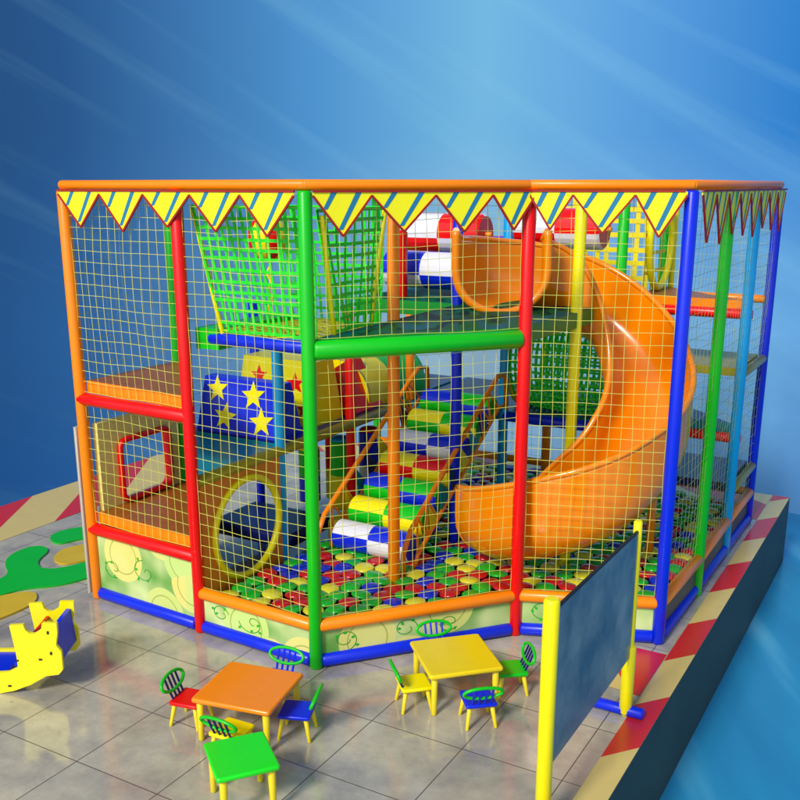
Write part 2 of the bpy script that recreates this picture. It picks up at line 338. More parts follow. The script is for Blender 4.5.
# side platforms' rails on the right
rail((-3.4,11.74),(-2.1,11.74),2.95,'red',.06,ext=.04); rail((-3.4,11.74),(-2.1,11.74),1.46,'red',.06,ext=.04)
rail('H','F',2.24,'olive',.055); rail('H','F',.8,'olive',.055)
rail('C3','D2',1.55,'blue',.07)
# decks
def deck(poly,z,th,mt,ms=None,name='deck'):
    mats=[M[mt],M[ms or mt]]
    mb=MB().prism([P(u,v,z-th) for u,v in poly],(0,0,th),0,1); return mb.build(name,mats,frame)
deck([(-7.76,6.92),(-6.33,6.84),(-6.4,7.2),(-7.65,8.25),(-7.74,8.25)],1.0,.13,'wood_or','orange')
deck([(-7.76,6.92),(-6.33,6.84),(-6.4,7.0),(-7.65,8.25),(-7.74,8.25)],2.44,.13,'wood_or','orange')
deck([(-4.78,6.82),(-3.52,8.32),(-3.42,9.6),(-3.42,10.4),(-4.9,11.2),(-6.2,11.05),(-6.2,9.7),(-4.84,9.7)],3.12,.16,'deck','dgreen')
deck([(-7.7,8.3),(-6.33,8.3),(-6.33,12.8),(-7.7,12.8)],1.62,.12,'navy','teal')
deck([(-6.36,6.92),(-6.34,8.28),(-7.66,8.28)],1.6,.1,'teal','teal',name='deck')
deck([(-6.25,11.0),(-3.45,11.15),(-3.45,12.85),(-6.25,12.85)],1.62,.12,'navy','teal')
tri1=[(-3.4,11.82),(-2.2,11.82),(-3.4,13.0)]; tri2=[(-2.17,11.8),(-2.17,12.98),(-3.35,12.98),(-2.85,11.8)]
deck(tri1,3.1,.17,'wood_or','orange'); deck(tri1,1.62,.14,'navy','teal'); deck(tri2,2.3,.1,'olive'); deck(tri2,.87,.1,'navy')
rail((-3.4,13.0),(-2.15,13.0),3.0,'orange',.05)
# pit liner
MB().prism([P(u,v,.02) for u,v in ((-6.2,6.87),(-4.83,6.85),(-3.5,8.42),(-2.2,8.95),(-2.2,12.95),(-6.2,12.85))],(0,0,.26)).build('pit_liner',M['pitdark'],frame)
# printed facade panels
def print_panel(a,b,z0,z1,off,mat='print',vines=True):
    p=P(*PT[a]);q=P(*PT[b]);d=(q-p).normalized();nr=Vector((d.y,-d.x,0)); p=p+d*.06;q=q-d*.06;L=(q-p).length;mb=MB()
    a0=[p+Vector((0,0,z0)),q+Vector((0,0,z0)),q+Vector((0,0,z1)),p+Vector((0,0,z1))]; back=[x-nr*.02 for x in a0]
    mb.add(a0+back,[(0,1,2,3),(7,6,5,4),(0,4,5,1),(1,5,6,2),(2,6,7,3),(3,7,4,0)],0,False,[(off,0),(off+L,0),(off+L,z1-z0),(off,z1-z0)]*2)
    if vines:
        rnd=random.Random(off)
        H_=z1-z0; x0=.2
        while x0<L-.25:
            sg=rnd.choice((-1,1)); R0=min(.13,H_*.36)*rnd.uniform(.8,1.1); st=rnd.uniform(0,6.3); zc=z0+H_*rnd.uniform(.42,.58); pts=[]
            for i in range(34):
                t=i/33; ang=st+sg*t*7.5; rr=R0*(1-t*.85); pts.append(p+d*(x0+rr*1.25*math.cos(ang)+.05*t)+Vector((0,0,zc+rr*math.sin(ang))))
            for i in range(33):
                tt=(pts[i+1]-pts[i]).normalized(); wv=nr.cross(tt)*.004; mb.add([pts[i]-wv+nr*.002,pts[i+1]-wv+nr*.002,pts[i+1]+wv+nr*.002,pts[i]+wv+nr*.002],[(0,1,2,3)],1)
            for k in range(4):
                c0=pts[2+4*k]; an=rnd.random()*6.3; dv=(d*math.cos(an)+Vector((0,0,math.sin(an))))*.05; pv=(d*-math.sin(an)+Vector((0,0,math.cos(an))))*.016
                if z0+.05<c0.z+dv.z<z1-.05: mb.add([c0+nr*.003,c0+dv*.5-pv+nr*.003,c0+dv+nr*.003,c0+dv*.5+pv+nr*.003],[(0,1,2,3)],2)
            x0+=rnd.uniform(.38,.7)
    return mb.build('printed_panel',[M[mat],M['dgreen'],M['matgreen']],frame)
print_panel('A','B',.08,.78,0.3); print_panel('B','C',.08,.4,3.1); print_panel('C','D',.08,.4,6.2); print_panel('D','E',.08,.4,9.4)
for a,b in (('E','G'),('G','H'),('H','F')): print_panel(a,b,.08,.4,0,'sidepan',False)
# nets
def net(a,b,z0,z1,mat='net',s=.112,r=.0030,inset=.06,seed=0,off=0,name='safety_net'):
    rnd=random.Random(seed+int(z0*100)); p=P(*(PT[a] if isinstance(a,str) else a));q=P(*(PT[b] if isinstance(b,str) else b)); d=(q-p).normalized(); nr=Vector((d.y,-d.x,0)); p=p+d*inset+nr*off; L=(q-p).length-inset+.0
    nx=max(2,round(L/s)); nz=round((z1-z0)/s); mb=MB(); ph=[rnd.random()*6.3 for _ in range(6)]
    def pt(i,j):
        x=L*i/nx; z=z0+(z1-z0)*j/nz; e=math.sin(PI*i/nx)
        wz=e*(.008*math.sin(3.1*z+ph[0]+i*.35)+.007*math.sin(x*4+ph[1]+j*.5)+rnd.uniform(-.003,.003)); wx=.008*math.sin(z*4+ph[2]+i*1.1)
        return p+d*(x+wx)+Vector((0,0,z+wz))+nr*(.03*e*math.sin(2.2*z+ph[3]))
    g=[[pt(i,j) for j in range(nz+1)] for i in range(nx+1)]
    for i in range(nx+1): mb.sweep(g[i],r,4,caps=False)
    for j in range(nz+1): mb.sweep([g[i][j] for i in range(nx+1)],r,4,caps=False)
    return mb.build(name,M[mat],frame)
net('A','B',.9,2.18,seed=1); net('A','B',2.33,4.33,seed=2); net('B','C',.5,4.33,seed=3); net('C','D',.5,2.93,seed=4); net('C','D',3.12,4.33,seed=5); net('D','E',.5,4.33,seed=6)
for i,(a,b) in enumerate((('E','G'),('G','H'),('H','F'))): net(a,b,.5,4.33,'netback',.125,.002,seed=10+i)
net('F','A4',.5,4.33,'netback',.16,.002,seed=20); net('A','A1',2.45,4.33,'netback',.13,.002,seed=21); net('A1','A4',1.7,4.33,'netback',.15,.002,seed=22)
# zigzag banners
def banner(a,b,teeth,h=.30,off=.08,s0=0,s1=0):
    p=P(*PT[a]);q=P(*PT[b]);d=(q-p).normalized();nr=Vector((d.y,-d.x,0));L=(q-p).length; zt=4.345; zp=4.315; zb=zp-h
    base=p+nr*off
    def X(x,z,o=0): return base+d*x+Vector((0,0,z))+nr*o
    mb=MB(); th=-nr*.01
    for (x0,x1,hh) in teeth:
        w=x1-x0; xm=(x0+x1)/2; zb=zp-hh
        mb.prism([X(x0,zt),X(x0,zp),X(xm,zb),X(x1,zp),X(x1,zt)],th,0)
        sw=.026
        def stripe(xa,za,xb,zb_):
            for o in (.002,-.012): mb.add([X(xa-sw,za,o),X(xa+sw,za,o),X(xb+sw*.8,zb_,o),X(xb-sw*.8,zb_,o)],[(0,1,2,3)],1)
        stripe(x0+w*.36,zt,x0+w*.2,zp-hh*.34); stripe(x0+w*.78,zt,x0+w*.46,zb+hh*.16)
        for xa,za,xb,zb2 in ((x0,zp,xm,zb),(xm,zb,x1,zp)):
            A=X(xa,za,.001);B=X(xb,zb2,.001); mb.sweep([A,B],.0125,4,2)
    mb.sweep([X(s0,zt+.005,.001),X(L-s1,zt+.005,.001)],.013,4,2)
    return mb.build('zigzag_banner',[M['bannery'],M['bannert'],M['bannerr']],frame)
def even(n,L,h,x0=0): w=L/n; return [(x0+i*w,x0+(i+1)*w,h*(1+.1*math.sin(i*2.1))) for i in range(n)]
LAC=(P(*PT['C'])-P(*PT['A'])).length; LCD=(P(*PT['D'])-P(*PT['C'])).length; LDE=(P(*PT['E'])-P(*PT['D'])).length; LEF=(P(*PT['F'])-P(*PT['E'])).length
banner('A','C',even(5,LAC-.08,.31,.03),s0=.02,s1=.04); banner('C','D',[(.05,.56,.33),(.56,1.14,.30),(1.14,1.68,.31),(1.68,LCD+.02,.30)],s0=.05); banner('D','E',[(0,.38,.30),(.38,.92,.33),(.92,LDE-.05,.36)],s1=.07)
banner('E','F',even(8,LEF-.12,.42,.06),s0=.05)
# left side board with window, and hole panel
ax=(P(-7.86,8.22)-P(-7.86,6.95)).normalized()
def rrect(x0,y0,x1,y1,r,n=6):
    o=[]
    for cx,cy,a0 in((x1-r,y1-r,0),(x0+r,y1-r,90),(x0+r,y0+r,180),(x1-r,y0+r,270)):
        for k in range(n): a=R(a0+90*k/(n-1)); o.append((cx+r*math.cos(a),cy+r*math.sin(a)))
    return o
hole=rrect(.27,1.0,1.02,1.68,.09)
pan=MB().holed(P(-7.72,6.97,.04),ax,(0,0,1),1.22,1.93,hole,-.07,0,1,top=None).build('window_board',[M['beige'],M['red']],frame)
wf=[P(-7.72,6.97,.04)+ax*x+Vector((0,0,z)) for x,z in hole]; MB().sweep([(p+P(.03,0)) for p in wf],.034,8,closed=True).build('window_frame',M['red'],pan)
c0=P(-7.92,6.86,.04); MB().box(c0+Vector((0,0,.95)),(.03,.06,1.9),ROT,0,.012).build('board_edge',M['cream'],frame)
ring=[(.72+.54*math.cos(2*PI*k/48),.62+.53*math.sin(2*PI*k/48)) for k in range(48)]
hp=MB().holed(P(-6.24,6.86,.28),P(0,1)-P(0,0),(0,0,1),1.32,1.3,ring,-.05,0).build('crawl_panel',M['wallor'],frame)
rp=[P(-6.24,6.86,.28)+(P(0,1)-P(0,0))*(.72+.54*math.cos(2*PI*k/40))+Vector((0,0,.62+.53*math.sin(2*PI*k/40))) for k in range(40)]
MB().sweep(rp,.04,10,closed=True).build('ring',M['yellow'],hp)

# ---------------------------------------------------------------- webbing nets and bridges (things of their own)
def web(mb,c00,c10,c11,c01,nx,ny,w,mi=0,thick=.006,bow=None,seed=0):
    """coarse webbing on the patch of four corners"""
    rnd=random.Random(seed); c00,c10,c11,c01=[Vector(c) for c in (c00,c10,c11,c01)]; N=(c10-c00).cross(c01-c00).normalized()
    def pt(s,t): 
        q=c00*(1-s)*(1-t)+c10*s*(1-t)+c11*s*t+c01*(1-s)*t
        return q+N*(.02*math.sin(9*s+4*t)+ (bow or 0)*math.sin(PI*s))
    def strip(pts,dirv,o):
        for i in range(len(pts)-1):
            a,b_=pts[i]+N*o,pts[i+1]+N*o; mb.add([a-dirv,b_-dirv,b_+dirv,a+dirv,a-dirv+N*thick,b_-dirv+N*thick,b_+dirv+N*thick,a+dirv+N*thick],[(0,1,2,3),(7,6,5,4),(0,4,5,1),(2,6,7,3)],mi)
    du=(c10-c00).normalized()*w/2; dv=(c01-c00).normalized()*w/2
    for i in range(nx+1):
        s=min(1,max(0,i/nx+rnd.uniform(-.15,.15)/nx)); strip([pt(s,t/10) for t in range(11)],du,0)
    for j in range(ny+1):
        t=min(1,max(0,j/ny+rnd.uniform(-.15,.15)/ny)); strip([pt(s/10,t) for s in range(11)],dv,thick*1.2)
br=empty('net_bridge',P(-5.5,7.6,3.0),'green webbing net bridge with slanted yellow poles above the blue beam','net bridge')
mb=MB(); web(mb,P(-5.95,7.0,3.08),P(-4.9,7.0,3.08),P(-4.9,6.95,4.22),P(-6.22,6.95,4.22),14,12,.03,seed=1); mb.build('side_net',M['webgreen'],br)
mb=MB(); web(mb,P(-5.95,8.1,3.08),P(-4.9,8.1,3.08),P(-4.9,8.15,4.2),P(-6.2,8.15,4.2),12,10,.026,seed=2); mb.build('side_net',M['webgreen'],br)
mb=MB(); web(mb,P(-6.1,7.0,3.06),P(-4.9,7.0,3.06),P(-4.9,8.1,3.06),P(-6.1,8.1,3.06),12,10,.05,seed=3); mb.build('floor_net',M['webyellow'],br)
MB().bar(P(-6.24,6.98,4.2),P(-5.95,6.98,3.05),.024,10).build('pole',M['yellow'],br)
MB().bar(P(-6.1,6.98,3.0),P(-4.87,6.98,3.0),.06,12).build('beam',M['blue'],br)
MB().prism([P(-6.24,6.93,2.9),P(-5.98,6.95,2.9),P(-5.98,8.1,2.9),P(-6.24,8.1,2.9)],(0,0,.2)).build('side_plank',M['green'],br)
b2=empty('net_wall',P(-4.8,7.5,3.12),'green webbing net wall between two slanted yellow poles on the upper deck','net wall')
mb=MB(); web(mb,P(-4.76,7.08,3.15),P(-4.78,7.75,3.15),P(-4.78,8.0,4.2),P(-4.78,6.9,4.2),8,10,.03,seed=4); mb.build('net',M['webgreen'],b2)
MB().bar(P(-4.76,6.92,4.15),P(-4.76,7.08,3.12),.024,10).build('pole',M['yellow'],b2); MB().bar(P(-4.78,8.0,4.2),P(-4.78,7.72,3.12),.024,10).build('pole',M['yellow'],b2)
# rear yellow webbing tunnel with a hoop
yt=empty('webbing_wall',P(-3.9,12.3,3.1),'yellow coarse webbing wall with round hoop behind the top of the slide','net wall')
mb=MB(); web(mb,P(-5.0,12.3,3.1),P(-3.5,12.3,3.1),P(-3.5,12.3,4.3),P(-5.0,12.3,4.3),9,7,.06,seed=5); mb.build('net',M['webyellow'],yt)
mb=MB(); web(mb,P(-3.42,11.85,3.1),P(-3.42,12.95,3.1),P(-3.42,12.95,4.3),P(-3.42,11.85,4.3),3,5,.045,seed=6); mb.build('net',M['webyellow'],yt)
MB().sweep([P(-3.36,12.4+.5*math.cos(2*PI*k/40),3.72+.58*math.sin(2*PI*k/40)) for k in range(40)],.045,10,closed=True).build('hoop',M['yellow'],yt)
MB().bar(P(-3.35,12.98,3.05),P(-3.35,12.98,4.35),.04,12).build('pole',M['yellow'],yt)
# green net crawl tunnel at the back
gt=empty('net_tunnel',P(-4.2,11.6,1.65),'round green net crawl tunnel with yellow hoop above the blue rear beam','net tunnel')
mb=MB(); c=P(0,11.75)-P(0,0); rr=.62
for i in range(21):
    u=-4.82+1.5*i/20; e=math.sin(PI*(i/20))*.1; mb.sweep([P(u,11.75+(rr+e)*math.cos(2*PI*k/28),2.25+(rr+e)*math.sin(2*PI*k/28)) for k in range(28)],.018,4,closed=True)
for k in range(44):
    a=2*PI*k/44; mb.sweep([P(-4.82+1.5*i/8,11.75+(rr+.1*math.sin(PI*i/8))*math.cos(a),2.25+(rr+.1*math.sin(PI*i/8))*math.sin(a)) for i in range(9)],.019,4)
mb.build('net',M['webgreen'],gt)
for u in (-4.85,-3.3): MB().sweep([P(u,11.75+.64*math.cos(2*PI*k/40),2.25+.64*math.sin(2*PI*k/40)) for k in range(40)],.03,8,closed=True).build('hoop',M['webyellow'],gt)

# ---------------------------------------------------------------- spiral slide
SC=Vector((1.86,10.2,0)); Rm=.80
keys=[(180,3.12),(150,3.11),(120,3.04),(90,2.95),(60,2.68),(30,2.26),(0,1.78),(-45,1.2),(-90,.8),(-130,.6),(-165,.47),(-172,.46)]
def zth(t):
    for (a,za),(b_,zb) in zip(keys,keys[1:]):
        if b_<=t<=a: 
            f=(a-t)/(a-b_); return za+(zb-za)*f
    return keys[-1][1]
def zs(t): return sum(zth(max(-172,min(180,t+d))) for d in (-24,-16,-8,0,8,16,24))/7
prof=[]; hw=.42; Hs=.74
for k in range(8): t=k/8; prof.append((-hw*(1-.03*(1-t)),Hs-(Hs-.36)*t))
for k in range(17): a=PI+PI*k/16; prof.append((hw*math.cos(a)*.99,.36+.36*math.sin(a)))
for k in range(1,9): t=k/8; prof.append((hw,.36+(Hs-.36)*t))
def hf(t):
    ks=[(180,1.0),(120,1.0),(60,1.08),(0,1.12),(-60,1.3),(-110,1.26),(-172,1.02)]
    for (a,za),(b_,zb) in zip(ks,ks[1:]):
        if b_<=t<=a: return za+(zb-za)*(a-t)/(a-b_)
    return 1.0
def station(t):
    z=zs(t); a=R(t); rad=Vector((math.cos(a),math.sin(a),0)); c=SC+rad*Rm; return c,rad,z
mb=MB(); st=[]; NT=72; lipI=[];lipO=[]
T=[180-352*i/NT for i in range(NT+1)]
tht=.035; inn=[];out=[]
for t in T:
    c,rad,z=station(t); fl=1
    if t>168: fl=1+.10*(t-168)/12
    inn.append([c+rad*x*fl+Vector((0,0,z+y*(hf(t) if t<=168 else 1+.12*(t-168)/12))) for x,y in prof])
    o=[]
    for i,(x,y) in enumerate(prof):
        x0,y0=prof[max(0,i-1)];x1,y1=prof[min(len(prof)-1,i+1)]; tx,ty=x1-x0,y1-y0; ln=math.hypot(tx,ty); o.append(c+rad*(x+ty/ln*tht)*fl+Vector((0,0,z+(y-tx/ln*tht)*(hf(t) if t<=168 else 1+.12*(t-168)/12))))
    out.append(o)
np_=len(prof); vs=sum(inn,[])+sum(out,[]); off=(NT+1)*np_; fs=[]
for i in range(NT):
    for k in range(np_-1):
        a=i*np_+k; fs.append((a,a+1,a+1+np_,a+np_)); fs.append((off+a,off+a+np_,off+a+1+np_,off+a+1))
    a=i*np_; fs.append((a,a+np_,off+a+np_,off+a)); a=i*np_+np_-1; fs.append((a,off+a,off+a+np_,a+np_))
for e in (0,NT):
    for k in range(np_-1): a=e*np_+k; fs.append((a,off+a,off+a+1,a+1))
mb.add(vs,fs,0,True)
slide=empty('spiral_slide',Vector((SC.x,SC.y,.3)),'open orange plastic spiral slide winding down from the upper deck','slide')
mb.build('chute',M['slide'],slide)
for k in (0,np_-1):
    MB().sweep([ (inn[i][k]+out[i][k])/2 for i in range(NT+1)],.034,10).build('rim',M['slide'],slide)
MB().sweep([(inn[0][k]+out[0][k])/2 for k in range(np_)],.045,10).build('entry_lip',M['slide'],slide)
MB().sweep([(inn[NT][k]+out[NT][k])/2 for k in range(np_)],.032,10).build('exit_lip',M['slide'],slide)
MB().bar(station(10)[0]+Vector((.2,0,.1)),station(10)[0]+Vector((.2,0,1.6)),.05,12).build('support_leg',M['slide'],slide)

# ---------------------------------------------------------------- roller climb
lad=empty('roller_climb',P(-5.5,9.7,.3),'steep climbing ramp of padded checkered rollers between orange rails','climbing ramp')
cols=[('white','blue'),('yellow','green'),('blue','green'),('yellow','red'),('white','blue'),('yellow','green'),('blue','green')]
va,za,vb,zb=8.72,.53,10.78,1.69
for i,(c1,c2) in enumerate(cols):
    f=i/6; v=va+(vb-va)*f; z=za+(zb-za)*f; mb=MB()
    mb.roller(P(-5.85,v,z),P(-4.88,v,z),.172,2,[[0,1,0,1],[1,0,1,0]],4,phase=-.35); mb.build('roller',[M[c1],M[c2]],lad)
for u in (-5.93,-4.81):
    pts=[P(u,8.4,.3),P(u,8.4,.58),P(u,8.55,.79),P(u,10.52,2.0),P(u,10.75,2.13),P(u,10.98,2.1),P(u,11.02,1.66)]
    MB().sweep(pts,.03,10).build('handrail',M['orange'],lad)
    pts=[P(u,8.66,.3),P(u,8.72,.46),P(u,10.8,1.72),P(u,11.0,1.72)]
    MB().sweep(pts,.024,10).build('side_rail',M['orange'],lad)
    mb=MB(); n=9
    for i in range(n):
        f0=i/n;f1=(i+.5)/n;f2=(i+1)/n
        lo=lambda f:P(u,8.72+2.08*f,.46+1.26*f); hi=lambda f:P(u,8.6+1.95*f,.84+1.22*f)
        if i in(0,1,n-1,n-2):
            if i in (0,n-2): mb=MB()
            mb.sweep([lo(f0),hi(f1)],.014,6); mb.sweep([hi(f1),lo(f2)],.014,6)
            if i in (1,n-1): mb.build('brace',M['orange'],lad)
    for i,c in ((1,'yellow'),(2,'teal'),(3,'navy'),(4,'yellow'),(5,'teal'),(6,'navy')):
        f0=(i+.15)/8;f1=(i+.85)/8; MB().prism([P(u-.006,8.72+2.08*f0,.48+1.26*f0),P(u-.006,8.72+2.08*f1,.48+1.26*f1),P(u-.006,8.6+1.95*(f0+f1)/2,.8+1.22*(f0+f1)/2)],P(.012,0)-P(0,0)).build('side_plate',M[c],lad)

# ---------------------------------------------------------------- rollers on the top deck
def mangle(name,u0,u1,v,z,r,c1,c2,label,segs=2,ph=.3,group='padded rollers on the upper deck'):
    e=empty(name,P((u0+u1)/2,v,z-r),label,'roller',group)
    mb=MB(); mats=[[ (s+k)%2 for k in range(4)] for s in range(segs)]; mb.roller(P(u0,v,z),P(u1,v,z),r,segs,mats,4,ph); mb.build('padding',[M[c1],M[c2]],e)
    MB().bar(P(u0-.08,v,z),P(u1+.08,v,z),.03,8).build('axle',M['orange'],e); return e
mangle('padded_roller',-6.1,-5.02,10.75,3.83,.24,'white','red','red and white padded roller, upper one beside the orange post',2,.2)
mangle('padded_roller',-6.1,-5.02,10.3,3.42,.22,'blue','white','blue and white padded roller lying just above the upper deck',2,.2)
mangle('padded_roller',-4.78,-3.7,11.2,3.9,.24,'white','red','red and white padded roller behind the slide entry',2,.2)
mangle('padded_roller',-6.1,-5.02,12.0,3.55,.2,'red','blue','red and blue padded roller, rearmost on the upper deck',2,.2)
e=empty('punch_bag',P(-5.9,8.9,3.05),'red hanging punch bag on the upper deck left of the orange post','punch bag'); MB().roller(P(-5.7,9.85,3.12),P(-5.7,9.85,3.9),.1,1,[[0]],1).build('bag',M['red'],e); MB().bar(P(-5.7,9.85,3.9),P(-5.7,9.85,4.3),.012,6).build('rope',M['webyellow'],e)
# hanging striped ball
def hang_ball(c,r,rope,cols,label):
    e=empty('hanging_ball',c+Vector((0,0,-r)),label,'hanging ball'); mb=MB()
    nu,nv=24,16
    def q(i,j): a=-PI/2+PI*j/nv; w=2*PI*i/nu; return c+Vector((math.cos(w)*math.cos(a)*r,math.sin(w)*math.cos(a)*r,math.sin(a)*r*1.15))
    for i in range(nu):
        for j in range(nv): mb.add([q(i,j),q(i+1,j),q(i+1,j+1),q(i,j+1)],[(0,1,2,3)],(i//3)%2,True)
    mb.build('ball',[M[x] for x in cols],e,weld=True)
    MB().sweep([c+Vector((.02*math.sin(k*1.7),0,-r-.02-(rope)*k/14)) for k in range(15)],.02,6).build('rope',M['webyellow'],e); return e
hang_ball(P(-6.55,8.5,3.85),.22,.7,('red','yellow'),'red and yellow striped ball hanging behind the green net')

# ---------------------------------------------------------------- foam blocks on the middle deck
def star(mb,c,ax,ay,r,mi,o,rot=0):
    pts=[]
    for k in range(10):
        rr=r if k%2==0 else r*.42; a=PI/2+PI*k/5+rot; pts.append(c+ax*rr*math.cos(a)+ay*rr*math.sin(a)+o)
    for k in range(10): mb.add([c+o*1.01,pts[k],pts[(k+1)%10]],[(0,1,2)],mi)
def wedge(name,u0,u1,v0,v1,z0,z1,ti,mat,label,stars,smat):
    """tapered foam block, front face sloped"""
    v0t=v0+ti; v1t=v1-ti; e=empty(name,P((u0+u1)/2,(v0+v1)/2,z0),label,'foam block')
    f=[P(u0,v0,z0),P(u1,v0,z0),P(u1-.04,v0t,z1),P(u0+.04,v0t,z1)]; bk=[P(u0,v1,z0),P(u1,v1,z0),P(u1-.04,v1t,z1),P(u0+.04,v1t,z1)]
    mb=MB().add(f+bk,[(0,1,2,3),(5,4,7,6),(1,5,6,2),(4,0,3,7),(3,2,6,7)]); body=mb.build('block',M[mat],e)
    a=(f[1]-f[0]).normalized(); b_=(f[3]-f[0]); b_=(b_-a*b_.dot(a)).normalized(); nn=a.cross(b_)
    for x,y,r in stars:
        sb=MB(); star(sb,f[0]+a*x+b_*y,a,b_,r,0,nn*.006,rot=.15*math.sin(x*9)); sb.build('star',M[smat],e,weld=True)
    return e
wedge('star_block',-7.62,-6.42,8.4,8.85,1.62,2.24,.14,'blue','blue foam block with four yellow stars on the middle deck',[(.25,.5,.165),(.78,.47,.175),(.4,.19,.17),(.93,.18,.18)],'yellow')
wedge('star_block',-7.6,-6.45,9.1,9.75,1.62,2.38,.14,'yellow','yellow foam block with red stars behind the blue star block',[(.3,.55,.13),(.85,.5,.14),(1.0,.2,.1)],'red')
e=empty('foam_barrel',P(-7.0,11.4,1.62),'big half round foam hump in yellow, red and green at the deck end','foam block'); mb=MB()
nseg=20
for i in range(24):
    for k in range(nseg):
        def q(i,k): a=PI*k/nseg; return P(-6.92-.52*math.cos(a),10.3+1.5*i/24,1.62+.6*math.sin(a)**.7)
        tri=abs(((i/24*4)%1)-.5)*2; zig=(k/nseg if k<nseg/2 else 1-k/nseg)*2
        mi=2 if i>9 else (1 if 4<i<9 and zig<.35+.1*(i-4) and k<nseg/2 else 0)
        mb.add([q(i,k),q(i,k+1),q(i+1,k+1),q(i+1,k)],[(0,1,2,3)],mi,True)
for i in (0,24): mb.add([P(-6.92-.52*math.cos(PI*k/nseg),10.3+1.5*i/24,1.62+.6*math.sin(PI*k/nseg)**.7 if k not in(0,nseg) else 1.62) for k in range(nseg+1)],[tuple(range(nseg+1))],0 if i==0 else 2)
mb.build('hump',[M['yellow'],M['red'],M['green']],e,weld=True)
# tent block facing right
e=empty('foam_tent',P(-6.7,10.0,1.62),'red and yellow triangular foam tent block on the middle deck','foam block')
MB().add([P(-6.95,9.8,1.63),P(-6.38,9.8,1.63),P(-6.65,9.9,2.2),P(-6.95,10.6,1.63),P(-6.38,10.6,1.63),P(-6.65,10.45,2.3)],[(0,1,2),(4,3,5),(1,4,5,2),(3,0,2,5)]).build('tent',M['red'],e)
# hanging vertical rollers under the deck
for (u,v,c1,c2,cap,z1,lab) in ((-7.12,9.95,'green','blue','yellow',1.08,'green, blue and yellow upright roller nearest the cyan post'),(-6.62,9.95,'green','yellow','cyan',1.27,'green and yellow upright roller with a cyan cap'),
                          (-6.5,10.45,'blue','white','red',1.3,'blue and white upright roller with red cap behind the climbing ramp'),(-6.95,10.2,'red','yellow','navy',1.22,'slim red and yellow upright roller behind the others')):
    e=empty('upright_roller',P(u,v,.3),lab,'roller','upright padded rollers in the ball pit'); h=z1-.35; r=.14 if c1!='red' else .07
    mb=MB(); 
    mb.roller(P(u,v,.35),P(u,v,z1),r,2,[[1,1,1,1],[0,0,0,0]],4,0); mb.build('padding',[M[c1],M[c2]],e)
    MB().ball(P(u,v,z1),r*.98,.35).build('cap',M[cap],e)
for (u0,u1,v0,v1,z1,c,lab) in ((-6.22,-5.6,9.0,9.9,.55,'olive','low olive foam step beside the climbing ramp'),(-7.6,-6.4,8.5,9.4,.45,'navy','dark blue foam step seen through the round crawl hole'),(-6.2,-5.7,10.2,10.9,.6,'navy','navy foam step behind the olive one')):
    o=MB().box(P((u0+u1)/2,(v0+v1)/2,(.28+z1)/2),(u1-u0,v1-v0,z1-.28),ROT,0,.04).build('foam_step',M[c]); tag(o,lab,'foam block')

# ---------------------------------------------------------------- pit balls
def inside(u,v):
    if not(-6.15<u<-2.24 and v<12.8): return False
    if u<-4.81: lo=6.9+( -u-4.81)*.02
    elif u<-3.47: lo=6.82+(u+4.81)*(8.34-6.75)/1.34
    else: lo=8.42+(u+3.47)*.4
    if v<lo+.1: return False
    for (pu,pv) in PT.values():
        if (pu-u)**2+(pv-v)**2<.012: return False
    if -6.22<u<-5.62 and 9.0<v<9.9: return False
    if u<-5.68 and 10.18<v<10.95: return False
    return True
ds=.226; spots=[]
j=0; y=6.5
while y<17:
    x=-3+(ds/2 if j%2 else 0)
    while x<6.5:
        u=x*.866-y*.5; v=x*.5+y*.866
        if inside(u,v): spots.append((math.hypot(x,y),x,y,u,v))
        x+=ds
    y+=ds*.78; j+=1
spots.sort(); pr={}
for c in 'rgyb':
    o=MB().ball((0,0,0),.112,.29,12,8).build('pit_ball',M['ball'+c],local=True); pr[c]=o.data; bpy.data.objects.remove(o)
rest=MB(); names=dict(r='red',g='green',y='yellow',b='blue')
rb=random.Random(3); cnt=0; full=[]
for k,(d,x,y,u,v) in enumerate(spots):
    c=rb.choice('rgyyggrbb' if rb.random()<.8 else 'ryg'); z=.35+rb.uniform(-.012,.012)
    hid= (u<-5.0 and v>9.6)
    if cnt<300 and not hid:
        o=bpy.data.objects.new('pit_ball',pr[c]); COL.objects.link(o); o.location=(x+rb.uniform(-.012,.012),y+rb.uniform(-.012,.012),z); o.rotation_euler=(rb.uniform(-.12,.12),rb.uniform(-.12,.12),rb.random()*6)
        tag(o,'glossy %s ball among the many lying in the ball pit'%names[c],'ball','%s balls in the pit'%names[c]); cnt+=1
    else: rest.ball((x,y,z),.112,.29,10,6,'rgyb'.index(c))
if rest.v:
    o=rest.build('pit_balls',[M['ball'+c] for c in 'rgyb']); tag(o,'farther mixed colour balls filling the back of the pit','balls',kind='stuff')
print('balls',len(spots),cnt)

